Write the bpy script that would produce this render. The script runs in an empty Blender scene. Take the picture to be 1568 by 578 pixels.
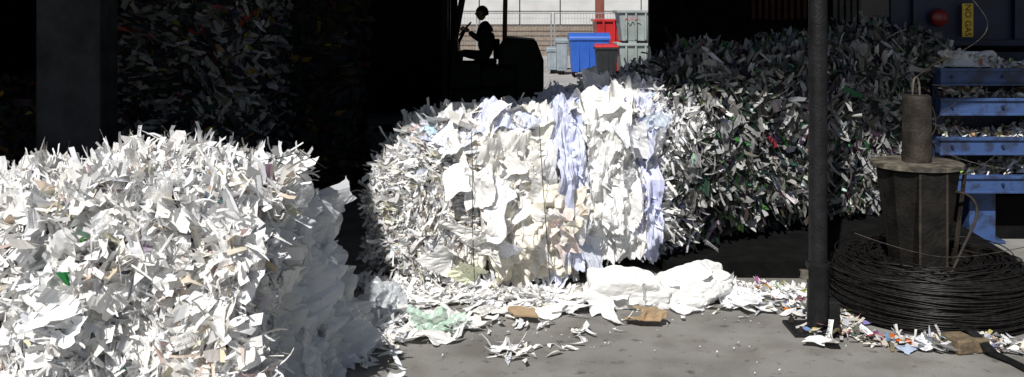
import bpy, math, random
import numpy as np
from mathutils import Vector, noise, Matrix
random.seed(3); rng=np.random.default_rng(7)
scene=bpy.context.scene
COL=scene.collection
# ------------------------------------------------------------ helpers
def grp(name):
    e=bpy.data.objects.new(name,None); COL.objects.link(e); return e
def link(o,parent=None):
    COL.objects.link(o)
    if parent is not None: o.parent=parent
    return o
def nt(name):
    m=bpy.data.materials.new(name); m.use_nodes=True
    n=m.node_tree.nodes; l=m.node_tree.links
    return m,n,l,n["Principled BSDF"]
def mat(name,c1,c2=None,rough=.7,metal=0,scale=6,bump=.0,bscale=40,lo=.35,hi=.65,spec=.5,detail=6):
    m,n,l,b=nt(name)
    c2=c2 or tuple(v*.6 for v in c1)
    tc=n.new('ShaderNodeTexCoord')
    nz=n.new('ShaderNodeTexNoise'); nz.inputs['Scale'].default_value=scale; nz.inputs['Detail'].default_value=detail
    l.new(tc.outputs['Object'],nz.inputs['Vector'])
    r=n.new('ShaderNodeValToRGB'); r.color_ramp.elements[0].position=lo; r.color_ramp.elements[1].position=hi
    r.color_ramp.elements[0].color=(*c2,1); r.color_ramp.elements[1].color=(*c1,1)
    l.new(nz.outputs['Fac'],r.inputs['Fac']); l.new(r.outputs['Color'],b.inputs['Base Color'])
    b.inputs['Roughness'].default_value=rough; b.inputs['Metallic'].default_value=metal
    b.inputs['Specular IOR Level'].default_value=spec
    if bump>0:
        n2=n.new('ShaderNodeTexNoise'); n2.inputs['Scale'].default_value=bscale; n2.inputs['Detail'].default_value=8
        l.new(tc.outputs['Object'],n2.inputs['Vector'])
        bp=n.new('ShaderNodeBump'); bp.inputs['Strength'].default_value=bump; bp.inputs['Distance'].default_value=.02
        l.new(n2.outputs['Fac'],bp.inputs['Height']); l.new(bp.outputs['Normal'],b.inputs['Normal'])
    return m
def papermat(name,trans=.15,rough=.65,pitch=70,spec=.3,transp=0):
    m,n,l,b=nt(name)
    at=n.new('ShaderNodeAttribute'); at.attribute_name='Col'
    uv=n.new('ShaderNodeUVMap'); uv.uv_map='UVMap'
    wv=n.new('ShaderNodeTexWave'); wv.bands_direction='Y'; wv.inputs['Scale'].default_value=pitch/6.28
    wv.inputs['Distortion'].default_value=0
    l.new(uv.outputs['UV'],wv.inputs['Vector'])
    mp=n.new('ShaderNodeMapping'); mp.inputs['Scale'].default_value=(160,60,60)
    l.new(uv.outputs['UV'],mp.inputs['Vector'])
    nz=n.new('ShaderNodeTexNoise'); nz.inputs['Scale'].default_value=1; nz.inputs['Detail'].default_value=1
    l.new(mp.outputs['Vector'],nz.inputs['Vector'])
    g1=n.new('ShaderNodeMath'); g1.operation='GREATER_THAN'; g1.inputs[1].default_value=.45; l.new(wv.outputs['Fac'],g1.inputs[0])
    g2=n.new('ShaderNodeMath'); g2.operation='GREATER_THAN'; g2.inputs[1].default_value=.47; l.new(nz.outputs['Fac'],g2.inputs[0])
    m1=n.new('ShaderNodeMath'); m1.operation='MULTIPLY'; l.new(g1.outputs[0],m1.inputs[0]); l.new(g2.outputs[0],m1.inputs[1])
    m2=n.new('ShaderNodeMath'); m2.operation='MULTIPLY'; l.new(m1.outputs[0],m2.inputs[0]); l.new(at.outputs['Alpha'],m2.inputs[1])
    mx=n.new('ShaderNodeMix'); mx.data_type='RGBA'; mx.blend_type='MULTIPLY'
    l.new(m2.outputs[0],mx.inputs['Factor']); l.new(at.outputs['Color'],mx.inputs['A']); mx.inputs['B'].default_value=(.12,.12,.13,1)
    l.new(mx.outputs['Result'],b.inputs['Base Color'])
    b.inputs['Roughness'].default_value=rough; b.inputs['Specular IOR Level'].default_value=spec
    out=n['Material Output']; last=b.outputs[0]
    if trans>0:
        t=n.new('ShaderNodeBsdfTranslucent'); l.new(mx.outputs['Result'],t.inputs['Color'])
        ms=n.new('ShaderNodeMixShader'); ms.inputs[0].default_value=trans
        l.new(last,ms.inputs[1]); l.new(t.outputs[0],ms.inputs[2]); last=ms.outputs[0]
    if transp>0:
        t=n.new('ShaderNodeBsdfTransparent'); ms=n.new('ShaderNodeMixShader'); ms.inputs[0].default_value=transp
        l.new(last,ms.inputs[1]); l.new(t.outputs[0],ms.inputs[2]); last=ms.outputs[0]
    l.new(last,out.inputs['Surface'])
    return m
def meshnp(name,v,q,m,parent=None,cols=None,uvs=None,smooth=False):
    v=np.asarray(v,float); q=np.asarray(q,int)
    me=bpy.data.meshes.new(name); me.from_pydata(v.tolist(),[],q.tolist())
    if uvs is not None:
        u=me.uv_layers.new(name='UVMap'); u.data.foreach_set('uv',np.asarray(uvs)[q.ravel()].astype(np.float32).ravel())
    if cols is not None:
        a=me.color_attributes.new('Col','FLOAT_COLOR','POINT'); a.data.foreach_set('color',np.asarray(cols,dtype=np.float32).ravel())
    if smooth: me.polygons.foreach_set('use_smooth',[True]*len(me.polygons))
    me.materials.append(m); me.update()
    return link(bpy.data.objects.new(name,me),parent)
CV=np.array([[0,0,0],[1,0,0],[1,1,0],[0,1,0],[0,0,1],[1,0,1],[1,1,1],[0,1,1]],float)
CF=np.array([[0,3,2,1],[4,5,6,7],[0,1,5,4],[1,2,6,5],[2,3,7,6],[3,0,4,7]])
def boxes(name,lst,m,parent=None,bevel=.008,rotz=0,piv=(0,0,0)):
    vs=[];fs=[]
    for i,(x0,x1,y0,y1,z0,z1) in enumerate(lst):
        vs.append(CV*np.array([x1-x0,y1-y0,z1-z0])+np.array([x0,y0,z0])); fs.append(CF+8*i)
    v=np.concatenate(vs)
    if rotz:
        c,s=math.cos(rotz),math.sin(rotz); p=np.array(piv); v=v-p
        v=np.stack([v[:,0]*c-v[:,1]*s,v[:,0]*s+v[:,1]*c,v[:,2]],1)+p
    o=meshnp(name,v,np.concatenate(fs),m,parent)
    if bevel>0:
        b=o.modifiers.new('bv','BEVEL'); b.width=bevel; b.segments=2; b.limit_method='ANGLE'
    return o
def lathe(name,prof,c,m,parent=None,seg=40,axis='z',smooth=True):
    v=[];f=[]
    n=len(prof)
    for i in range(seg):
        a=2*math.pi*i/seg
        for r,z in prof:
            p=(r*math.cos(a),r*math.sin(a),z)
            if axis=='x': p=(p[2],p[0],p[1])
            if axis=='y': p=(p[0],p[2],p[1])
            v.append((p[0]+c[0],p[1]+c[1],p[2]+c[2]))
    for i in range(seg):
        j=(i+1)%seg
        for k in range(n-1): f.append((i*n+k,j*n+k,j*n+k+1,i*n+k+1))
    o=meshnp(name,v,f,m,parent,smooth=smooth)
    if smooth:
        e=o.modifiers.new('es','EDGE_SPLIT'); e.split_angle=math.radians(35)
    return o
def tube(name,pts,r,m,parent=None,cyc=False,smoothc=True):
    cu=bpy.data.curves.new(name,'CURVE'); cu.dimensions='3D'; cu.bevel_depth=r; cu.bevel_resolution=2; cu.use_fill_caps=True
    if smoothc and len(pts)>2:
        s=cu.splines.new('NURBS'); s.points.add(len(pts)-1); s.order_u=3; s.use_endpoint_u=True
    else:
        s=cu.splines.new('POLY'); s.points.add(len(pts)-1)
    for i,p in enumerate(pts): s.points[i].co=(*p,1)
    s.use_cyclic_u=cyc
    cu.materials.append(m)
    return link(bpy.data.objects.new(name,cu),parent)
def nrm(a): return a/np.maximum(np.linalg.norm(a,axis=-1,keepdims=True),1e-9)
# ---- lofted slumped bale body
def secpt(w,ca,sa,se,c,amp,seed):
    x,y,zb,zt,dx,dy=w
    u=.5-.5*math.copysign(abs(ca)**(2/se),ca)*c
    v=.5+.5*math.copysign(abs(sa)**(2/se),sa)*c
    p=Vector((x+dx*u,y+dy*u,zb+(zt-zb)*v))
    d=p-Vector((x+dx*.5,y+dy*.5,(zb+zt)/2))
    if d.length>1e-6: d.normalize()
    q=p+Vector((seed*7.1,seed*3.3,0))
    f=noise.noise(q*1.9)*amp*1.5+noise.noise(q*5)*amp*1.1+abs(noise.noise(q*12))*amp*.8
    return p,d,f
def loft(st,NS=110,NT=90,se=6,amp=.05,seed=0):
    st=np.array(st,float); S=len(st); t=np.linspace(0,1,NS)
    par=np.linspace(0,1,S)
    V=np.stack([np.interp(t,par,st[:,k]) for k in range(6)],1)
    caps=[0,.45,.75,.92,.975]
    rings=[(V[0],c) for c in caps]+[(V[i],1) for i in range(1,NS-1)]+[(V[-1],c) for c in caps[::-1]]
    verts=[]; th=np.linspace(0,2*math.pi,NT,endpoint=False)
    ax=Vector((V[-1][0]-V[0][0],V[-1][1]-V[0][1],0)).normalized()
    for k,(w,c) in enumerate(rings):
        e=-1 if k<5 else (1 if k>=len(rings)-5 else 0)
        for a in th:
            p,d,f=secpt(w,math.cos(a),math.sin(a),se,c,amp,seed)
            p=p+d*f*c+ax*e*(f*1.0)
            verts.append(p[:])
    R=len(rings); q=[]
    for i in range(R-1):
        for j in range(NT):
            k=(j+1)%NT; q.append((i*NT+j,(i+1)*NT+j,(i+1)*NT+k,i*NT+k))
    return np.array(verts),np.array(q)
# ---- folded paper: piecewise planar facets (F2^2-F1^2 is linear inside each voronoi region)
def crumple(q):
    a,_=noise.voronoi(q*1.25); b,_=noise.voronoi(q*2.9+Vector((5,2,9))); c,_=noise.voronoi(q*6.5+Vector((1,8,3)))
    return min(a[1]**2-a[0]**2,1.)*.75+min(b[1]**2-b[0]**2,1.)*.36+min(c[1]**2-c[0]**2,1.)*.13
def skinpatch(name,st,se,amp,seed,x0,x1,a0,a1,off,ch,thr,ps,colf,m,parent,NSn=150,NTn=150,stretch=(1,1,.45),fr=1.6,ofr=2.3):
    st=np.array(st,float); par=np.linspace(0,1,len(st)); tt=np.interp([x0,x1],st[:,0],par)
    verts=[];cols=[];msk=[]
    for i in range(NSn+1):
        t=tt[0]+(tt[1]-tt[0])*i/NSn
        w=[np.interp(t,par,st[:,k]) for k in range(6)]
        for j in range(NTn+1):
            a=a0+(a1-a0)*j/NTn
            p,d,f=secpt(w,math.cos(a),math.sin(a),se,1,amp,seed)
            q=Vector((p.x*stretch[0],p.y*stretch[1],p.z*stretch[2]))*fr*2.2+Vector((ps*3.7,ps,ps*1.3))
            q=q+noise.noise_vector(q*.6)*.3
            h=crumple(q)
            edge=min(i,NSn-i)/(NSn*.22); edge=min(edge,1,min(j,NTn-j)/(NTn*.15))
            mk=noise.noise(p*ofr+Vector((ps,0,ps)))*.7+noise.noise(p*9+Vector((0,ps,0)))*.18+(edge-1)*.55
            lift=max(0,.25-max(mk-thr,0))*.14
            P=p+d*(f+off+ch*(h-.4)+lift)
            P.z=max(P.z,.01)
            verts.append(P[:]); msk.append(mk>thr); cols.append(colf(p,q))
    n1=NTn+1; q=[]
    for i in range(NSn):
        for j in range(NTn):
            a=i*n1+j
            if msk[a] and msk[a+1] and msk[a+n1] and msk[a+n1+1]: q.append((a,a+n1,a+n1+1,a+1))
    c=np.array([(*x,0.) for x in cols])
    return meshnp(name,verts,q,m,parent,np.clip(c,0,.93),np.zeros((len(verts),2)))
def scatter(v,q,n,filt=None):
    a,b,c,d=[v[q[:,i]] for i in range(4)]
    N=np.cross(c-a,d-b); ar=np.linalg.norm(N,axis=1)/2; N=nrm(N); ctr=(a+b+c+d)/4
    body=v.mean(0)
    sgn=np.sign(np.einsum('ij,ij->i',N,ctr-body))
    if np.sum(sgn*ar)<0: N=-N
    w=ar.copy()
    if filt is not None: w=w*filt(N,ctr)
    idx=rng.choice(len(q),n,p=w/w.sum())
    r=rng.random((n,2))
    p=(a[idx]*(1-r[:,:1])+b[idx]*r[:,:1])*(1-r[:,1:])+(d[idx]*(1-r[:,:1])+c[idx]*r[:,:1])*r[:,1:]
    return p,N[idx]
def flow(p,f=3.,seed=0,add=(0,0,0)):
    o=np.array([noise.noise_vector(Vector(x)*f+Vector((seed,0,0)))[:] for x in p])
    return nrm(o*2.2+np.array(add))
def strips(p,n,L,W,lift=.4,curl=1.6,bias=None,bw=0,off=(0,.035),M=4,nj=.25,flip=True):
    N=len(p); L=np.broadcast_to(L,N); W=np.broadcast_to(W,N)
    n=nrm(n+rng.normal(0,nj,(N,3)))
    r=nrm(rng.normal(size=(N,3)))
    if bias is not None: r=r*(1-bw)+np.asarray(bias)*bw*(rng.choice([-1,1],(N,1)) if flip else 1)
    d=nrm(r-n*np.sum(r*n,1,keepdims=True)); w=np.cross(n,d)
    a0=rng.normal(0,lift,N); kap=rng.normal(0,curl,N); ro=rng.normal(0,lift*1.3,N); tw=rng.normal(0,.9,N)
    pos=np.zeros((N,M+1,3)); cur=np.zeros((N,3)); sides=np.zeros((N,M+1,3))
    yaw=rng.normal(0,.5,N)
    for j in range(M+1):
        s=j/M-.5; ph=(a0+kap*s)[:,None]; yw=(yaw*s)[:,None]
        dd=np.cos(yw)*d+np.sin(yw)*w; ww=-np.sin(yw)*d+np.cos(yw)*w
        t=np.cos(ph)*dd+np.sin(ph)*n; nn=-np.sin(ph)*dd+np.cos(ph)*n
        pos[:,j]=cur; rr=(ro+tw*s)[:,None]
        sides[:,j]=np.cos(rr)*ww+np.sin(rr)*nn
        cur=cur+t*(L/M)[:,None]
    pos-=pos[:,M//2][:,None,:]
    pos+=(p+n*rng.uniform(off[0],off[1],(N,1)))[:,None,:]
    wj=W[:,None]*(1+rng.normal(0,.10,(N,M+1)))
    tp=rng.random((N,2))<.22
    wj[:,0]*=np.where(tp[:,0],rng.uniform(.1,.6,N),1.); wj[:,-1]*=np.where(tp[:,1],rng.uniform(.1,.6,N),1.)
    a=pos-sides*wj[...,None]/2; b=pos+sides*wj[...,None]/2
    # torn, slanting ends
    tan0=nrm(pos[:,1]-pos[:,0]); tan1=nrm(pos[:,-1]-pos[:,-2])
    a[:,0]+=tan0*(rng.normal(0,.35,N)*W)[:,None]; b[:,-1]+=tan1*(rng.normal(0,.35,N)*W)[:,None]
    v=np.stack([a,b],2).reshape(-1,3)
    base=(np.arange(N)*(2*(M+1)))[:,None,None]; j=(np.arange(M)*2)[None,:,None]
    q=(base+j+np.array([0,2,3,1])[None,None,:]).reshape(-1,4)
    u=np.linspace(0,1,M+1)[None,:,None]*L[:,None,None]+np.zeros((N,1,2))
    vv=np.array([0,1])[None,None,:]*W[:,None,None]+np.zeros((N,M+1,1))
    uv=np.stack([u,vv],-1).reshape(-1,2)+np.repeat(rng.random((N,2))*5,2*(M+1),0)
    return v,q,uv,2*(M+1)
def sheets(p,n,A,B,G=6,crump=.12,bias=None,bw=0,tilt=.3,off=(.0,.04),K=5,bend=0,edge=.025):
    N=len(p); A=np.broadcast_to(A,N); B=np.broadcast_to(B,N)
    n=nrm(n+rng.normal(0,tilt,(N,3))); r=nrm(rng.normal(size=(N,3)))
    if bias is not None: r=r*(1-bw)+np.asarray(bias)*bw
    d=nrm(r-n*np.sum(r*n,1,keepdims=True)); w=np.cross(n,d)
    g=np.linspace(-.5,.5,G+1); gu,gv=np.meshgrid(g,g,indexing='ij'); gu=gu.ravel();gv=gv.ravel()
    h=np.zeros((N,len(gu)))
    for k in range(K):
        al=rng.uniform(0,math.pi,(N,1)); c=rng.normal(0,.25,(N,1)); am=rng.normal(0,crump,(N,1))
        h+=am*np.abs(gu*np.cos(al)+gv*np.sin(al)-c)
    h+=bend*rng.normal(0,1,(N,1))*(gu**2)*2
    h+=rng.normal(0,crump*.06,h.shape)
    h-=h.mean(1,keepdims=True); sz=np.minimum(A,B)[:,None]
    ang=np.arctan2(gv,gu)[None]; rr=np.hypot(gu,gv)[None]
    tor=1+.12*np.sin(ang*2+rng.random((N,1))*6.3)*rr*2+.08*np.sin(ang*5+rng.random((N,1))*6.3)*rr*2
    ju=gu*tor+rng.normal(0,edge,h.shape); jv=gv*tor+rng.normal(0,edge,h.shape)
    P=p+n*rng.uniform(off[0],off[1],(N,1))
    v=P[:,None,:]+d[:,None,:]*(ju*A[:,None])[...,None]+w[:,None,:]*(jv*B[:,None])[...,None]+n[:,None,:]*(h*sz)[...,None]
    nv=(G+1)**2; q=[]
    for i in range(G):
        for j in range(G): q.append((i*(G+1)+j,(i+1)*(G+1)+j,(i+1)*(G+1)+j+1,i*(G+1)+j+1))
    q=(np.array(q)[None]+(np.arange(N)*nv)[:,None,None]).reshape(-1,4)
    uv=np.stack([gu[None]*A[:,None],gv[None]*B[:,None]],-1).reshape(-1,2)
    return v.reshape(-1,3),q,uv,nv
def whites(N,lo=.62,hi=.86,warm=.03,pr=.15):
    b=rng.uniform(lo,hi,(N,1))*np.ones((1,3)); wv=rng.normal(.008,warm,(N,1))
    c=b+wv*np.array([.6,.1,-1.])
    a=(rng.random((N,1))<pr)*rng.uniform(.3,.8,(N,1))
    return np.clip(np.concatenate([c,a],1),0.01,.93)
def pick(c,frac,color,jit=.04,prt=0):
    k=rng.random(len(c))<frac; m=k.sum()
    c[k,:3]=np.clip(np.array(color)+rng.normal(0,jit,(m,3)),.01,.9); c[k,3]=prt
    return c
def rep(c,k): return np.repeat(c,k,0)

# ------------------------------------------------------------ materials
PAPER=papermat('paper_white',.12)
NEWS=papermat('paper_newsprint',.05,pitch=55)
M_core=mat('bale_core_shade',(.16,.14,.12),(.035,.03,.026),.9,scale=18,bump=.6,bscale=30)  # dark colour paints the shade in gaps between the paper pieces
M_coreD=mat('bale_core_shade_dark',(.03,.033,.033),(.008,.009,.009),.9,scale=16,bump=.6,bscale=30)  # deeper version of the painted gap shade, for newsprint and back bales
M_plas=papermat('plastic_film',.3,.25,spec=.7,transp=.25)
M_ground,n,l,b=nt('concrete_ground')
tc=n.new('ShaderNodeTexCoord')
def nz(sc,det=6,dist=0):
    q=n.new('ShaderNodeTexNoise'); q.inputs['Scale'].default_value=sc; q.inputs['Detail'].default_value=det; q.inputs['Distortion'].default_value=dist
    l.new(tc.outputs['Object'],q.inputs['Vector']); return q
def ramp(src,lo,hi,c0,c1):
    r=n.new('ShaderNodeValToRGB'); r.color_ramp.elements[0].position=lo; r.color_ramp.elements[1].position=hi
    r.color_ramp.elements[0].color=(*c0,1); r.color_ramp.elements[1].color=(*c1,1); l.new(src.outputs['Fac'],r.inputs['Fac']); return r
def mul(a,b_):
    q=n.new('ShaderNodeMix'); q.data_type='RGBA'; q.blend_type='MULTIPLY'; q.inputs['Factor'].default_value=1
    l.new(a,q.inputs['A']); l.new(b_,q.inputs['B']); return q.outputs['Result']
r1=ramp(nz(.7,9),.3,.7,(.18,.174,.162),(.30,.29,.27))
r2=ramp(nz(3.2,9),.36,.56,(.76,.75,.73),(1,1,1))
r3=ramp(nz(130,3),.3,.7,(.78,.78,.78),(1.15,1.15,1.15))
r4=ramp(nz(11,5),.28,.40,(.5,.48,.46),(1,1,1))
o_=mul(mul(mul(r1.outputs['Color'],r2.outputs['Color']),r3.outputs['Color']),r4.outputs['Color'])
l.new(o_,b.inputs['Base Color']); b.inputs['Roughness'].default_value=.85; b.inputs['Specular IOR Level'].default_value=.25
bp=n.new('ShaderNodeBump'); bp.inputs['Strength'].default_value=.3; bp.inputs['Distance'].default_value=.004
l.new(nz(110,6).outputs['Fac'],bp.inputs['Height']); l.new(bp.outputs['Normal'],b.inputs['Normal'])

M_black=mat('black_steel',(.013,.013,.015),(.006,.006,.006),.5,scale=12,bump=.3,bscale=60,spec=.3)
M_shell=mat('grimy_black_steel',(.014,.012,.010),(.0045,.004,.0035),.65,scale=9,bump=.4,bscale=40,spec=.2)
M_sooty=mat('sooty_steel',(.007,.007,.007),(.003,.003,.003),.9,scale=8,bump=.3,spec=.1)
M_wire=mat('black_wire',(.020,.018,.016),(.007,.006,.006),.42,metal=.2,scale=30,spec=.35)
M_thin=mat('dull_wire',(.10,.085,.07),(.04,.03,.025),.5,metal=.5,scale=30)
M_tube=mat('weathered_tube',(.045,.036,.027),(.013,.010,.008),.7,scale=9,bump=.4,bscale=50,spec=.3)
M_rim=mat('dusty_rim',(.16,.14,.105),(.035,.03,.024),.75,scale=14,bump=.4)
M_wood=mat('old_wood',(.20,.15,.09),(.09,.065,.04),.85,scale=20,bump=.5)
M_blue=mat('blue_machine_paint',(.035,.075,.20),(.02,.032,.075),.55,scale=9,bump=.2,lo=.38,hi=.54)
M_blue_shade=mat('shaded_machine_blue',(.012,.022,.07),(.006,.01,.028),.5,scale=5,bump=.2)  # darker copy of the machine blue, with roof shade put into the colour
M_wall=mat('shade_dark_cladding',(.018,.018,.020),(.008,.008,.009),.9,scale=3,spec=.1)  # near-black tone puts the interior's shade into the walls and roof
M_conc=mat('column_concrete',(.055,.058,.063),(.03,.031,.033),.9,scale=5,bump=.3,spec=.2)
M_red=mat('red_plastic',(.55,.03,.03),(.4,.02,.02),.35,scale=4)
M_lamp=mat('lamp_red',(.22,.02,.02),(.15,.012,.012),.3,scale=4)
M_yel=mat('yellow_sign_paint',(.75,.52,.03),(.6,.4,.03),.5,scale=6)
M_card=mat('cardboard',(.42,.30,.18),(.30,.21,.12),.85,scale=12,bump=.3)
M_foot=mat('concrete_foot',(.35,.34,.32),(.25,.24,.23),.9,scale=9)

# ------------------------------------------------------------ ground
meshnp('ground',[(-400,-200,0),(400,-200,0),(400,900,0),(-400,900,0)],[(0,1,2,3)],M_ground)

# ------------------------------------------------------------ warehouse (canopy roof, walls, portal)
SD=(.32,.85)
wh=grp('warehouse')
v=[(-9,2.45,5),(-2.6,2.45,5),(-2.6,4.45,5),(12,7.37,5),(12,20.3,5),(-9,20.3,5)]  # unseen roof; front edge slanted and stepped to shape the shadow line
v+= [(a,b_,5.35) for a,b_,c in v]
me=bpy.data.meshes.new('roof'); me.from_pydata(v,[],[(5,4,3,2,1,0),(6,7,8,9,10,11)]+[(i,(i+1)%6,6+(i+1)%6,6+i) for i in range(6)]); me.materials.append(M_wall)
link(bpy.data.objects.new('roof',me),wh)
boxes('back_wall',[(-9,-1.12,20,20.25,0,4.99),(2.80,12,20,20.25,0,4.99),(-1.12,2.80,20,20.25,3.6,4.99)],M_wall,wh,0)
boxes('side_wall',[(-9.3,-9.003,2.45,20.25,0,4.99),(12.003,12.3,7.4,20.25,0,4.99)],M_wall,wh,0)
boxes('portal_column',[(-4.12,-3.56,8.5,8.9,0,4.99)],M_conc,wh,.02)
boxes('dock_sill',[(-1.1,2.78,20.0,20.2,.0,.12)],M_blue_shade,wh,.01)
M_rcl=mat('red_brown_cladding',(.13,.045,.035),(.08,.03,.025),.7,scale=3)
M_gcl=mat('grey_cladding',(.30,.30,.32),(.2,.2,.21),.7,scale=3)
boxes('cladding_bay',[(4.85+.13*i,4.85+.13*i+.08,19.9,19.97,1.9,3.4) for i in range(10)],M_rcl,wh,.01)
boxes('cladding_bay_grey',[(6.5+.13*i,6.5+.13*i+.09,19.9,19.97,1.85,3.4) for i in range(6)],M_gcl,wh,.01)

# ------------------------------------------------------------ LEFT BALE
def make_bale(name,st,core,seed,amp=.05,NS=110,NT=90,se=6):
    g=grp(name); bv,bq=loft(st,NS,NT,se,amp,seed)
    meshnp('core',bv,bq,core,g,smooth=False)
    return g,bv,bq
fvis=lambda N,c:(np.clip(N[:,2],0,1)*.8+np.clip(-N[:,1],0,1)*1.0+np.clip(np.abs(N[:,0])-.5,0,1)*.9+.02)*(N[:,2]>-.6)
st=[(-3.5,4.62,0,1.02,0,1.15),(-2.9,4.6,0,1.05,0,1.15),(-2.3,4.6,0,1.08,0,1.12),(-1.95,4.6,0,1.20,0,1.12),(-1.6,4.58,0,1.24,0,1.1),(-1.31,4.64,0,1.17,0,1.15)]
stL=st
g,bv,bq=make_bale('paper_bale',st,M_core,1,.11,se=5.5)
def shreds(nm,n_,filt,LL,WW,m,colf,fl=3.5,seed=0,add=(0,0,0),bw=.8,lift=.35,curl=1.3,off=(0,.04),nj=.3,M=5):
    p,nn=scatter(bv,bq,n_,filt)
    v,q,uv,k=strips(p,nn,rng.uniform(*LL,n_),rng.uniform(*WW,n_),lift,curl,bias=flow(p,fl,seed,add),bw=bw,off=off,nj=nj,M=M)
    v[:,2]=np.maximum(v[:,2],.006)
    meshnp(nm,v,q,m,g,rep(colf(n_,p),k),uv)
def cw(n_,p):
    c=whites(n_,.74,.92,.02,.10); c=pick(c,.07,(.64,.56,.46)); c=pick(c,.008,(.25,.25,.27)); return pick(c,.0008,(.03,.3,.08))
shreds('shreds',5200,fvis,(.10,.32),(.008,.028),PAPER,cw,3.5,1,(0,0,.3),lift=.42)
shreds('wide_strips',3900,fvis,(.12,.30),(.03,.08),PAPER,cw,2.6,5,(0,0,.7),lift=.45,curl=2.0,off=(0,.05),M=7)
shreds('edge_shreds',2600,fvis,(.14,.38),(.008,.018),PAPER,cw,4,5,(0,0,.3),lift=.6,curl=2.8,off=(.02,.07),M=9)
p,nn=scatter(bv,bq,420,fvis)
v,q,uv,k=sheets(p,nn,rng.uniform(.10,.28,len(p)),rng.uniform(.07,.17,len(p)),8,.5,tilt=.45,off=(0,.05),bend=.4)
meshnp('torn_sheets',v,q,PAPER,g,rep(whites(len(p),.8,.92,.02,.08),k),uv)
p,nn=scatter(bv,bq,650,lambda N,c:(N[:,2]>.6)*(.4+1.*(np.abs(c[:,0]+1.75)<.3)))
v,q,uv,k=strips(p,nn+np.array([0,0,1]),rng.uniform(.1,.32,len(p)),rng.uniform(.008,.03,len(p)),.8,2.0,off=(.0,.05),M=7)
meshnp('loose_strips',v,q,PAPER,g,rep(whites(len(p),.75,.9),k),uv)
skinpatch('clear_bag_caught_in_bale',stL,5.5,.11,1,-1.80,-1.36,.02,1.35,.075,.14,-.3,3.9,lambda p,q:(.80,.80,.78),M_plas,g,90,110,stretch=(1.4,1,1.4))
def drape(name,y0,y1,x,ztop,flare,seed,m,parent,col,zb=.0,G=56,amp=.05,lean=.25):
    vs=[];qs=[];uvs=[]
    for i in range(G+1):
        for j in range(G+1):
            u=i/G; w=j/G
            f=noise.noise(Vector((u*4+seed,w*1.3,seed)))*amp*(.5+w)+(crumple(Vector((u*3.5+seed,w*2.2,seed)))-.4)*amp*1.7
            er=noise.noise(Vector((w*6,seed,u*.5)))*.09+noise.noise(Vector((w*19,seed,u*.5)))*.04
            y=y0+(y1-y0)*u+(w**1.5)*lean*(u-.1)+er*(1 if u>.5 else .6)+f*.5
            zt=ztop+noise.noise(Vector((u*5,seed,2)))*.14+noise.noise(Vector((u*15,seed,2)))*.05
            zbb=max(zb+noise.noise(Vector((u*6,seed,9)))*.12,.0)
            z=zt+(zbb-zt)*w
            X=x+flare*w**2+f*1.5
            vs.append((X,y,max(z+f*.4,.008))); uvs.append((u,w))
    for i in range(G):
        for j in range(G): a=i*(G+1)+j; qs.append((a,a+G+1,a+G+2,a+1))
    c=np.tile(np.array([*col,0.]),(len(vs),1))
    meshnp(name,vs,qs,m,parent,c,uvs)
drape('hanging_film',4.95,5.7,-1.17,1.12,.12,3.1,M_plas,g,(.85,.87,.88),amp=.08)
drape('hanging_film_2',5.2,5.95,-1.12,1.0,.17,8.7,M_plas,g,(.85,.87,.9),amp=.09)
drape('hanging_film_3',5.5,6.2,-1.10,.66,.20,28.7,M_plas,g,(.88,.9,.9),amp=.08)
drape('hanging_sheet',4.7,5.1,-1.19,1.12,.02,12.7,PAPER,g,(.86,.86,.84),zb=.5,amp=.06,lean=.1)
capf=lambda N,c:((N[:,0]>.4)&(c[:,2]>.0))*1.
p,nn=scatter(bv,bq,40,capf)
v,q,uv,k=sheets(p,nn,rng.uniform(.16,.32,len(p)),rng.uniform(.08,.18,len(p)),9,.4,bias=(0,0,-1),bw=.8,tilt=.2,off=(.0,.03),bend=.2,K=6)
v[:,2]=np.maximum(v[:,2],.01)
meshnp('end_sheets',v,q,PAPER,g,rep(whites(40,.74,.9,.02,.05),k),uv)
shreds('end_shreds',1000,capf,(.08,.28),(.01,.03),PAPER,cw,3,9,(0,0,2),lift=.3)
for i in range(9):
    x0=-1.75+rng.random()*.4; y0=5.0+rng.random()*.5; z0=1.27
    pts=[(x0+t*rng.uniform(.05,.12)+rng.normal(0,.03),y0+rng.normal(0,.05),z0+.08*math.sin(t*1.3+i)+rng.normal(0,.02)) for t in range(6)]
    tube('baling_wire_%d'%i,pts,.0022,M_wire,g)

# crumpled lumps : faceted polyhedral bag with creases
import bmesh
def lump(name,loc,sc,seed,m,col,parent=None,amp=.12,sub=5,flat=True,K=16,fr=1.5):
    rs=np.random.default_rng(int(seed*10)+5)
    PN=nrm(rs.normal(size=(K,3))); PH=rs.uniform(.62,1.05,K)
    bm=bmesh.new(); bmesh.ops.create_icosphere(bm,subdivisions=sub,radius=1)
    for w in bm.verts:
        u=np.array(w.co[:]); dt=PN@u
        r=min([h/d_ for h,d_ in zip(PH,dt) if d_>.15]+[1.15])
        p=Vector(u*r); q=p*fr+Vector((seed*5.3,seed,0)); q=q+noise.noise_vector(q*.8)*.25
        p=p*(1+amp*2.6*(crumple(q)-.4))
        z=p.z
        if flat and z<-.35: z=-.35+(z+.35)*.1
        w.co=Vector((loc[0]+p.x*sc[0],loc[1]+p.y*sc[1],max(loc[2]+(z+.39 if flat else z)*sc[2],.003)))
    me=bpy.data.meshes.new(name); bm.to_mesh(me); bm.free()
    a=me.color_attributes.new('Col','FLOAT_COLOR','POINT'); a.data.foreach_set('color',np.tile(np.array([*col,0],dtype=np.float32),len(me.vertices)))
    me.uv_layers.new(name='UVMap'); me.materials.append(m)
    return link(bpy.data.objects.new(name,me),parent)

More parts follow.
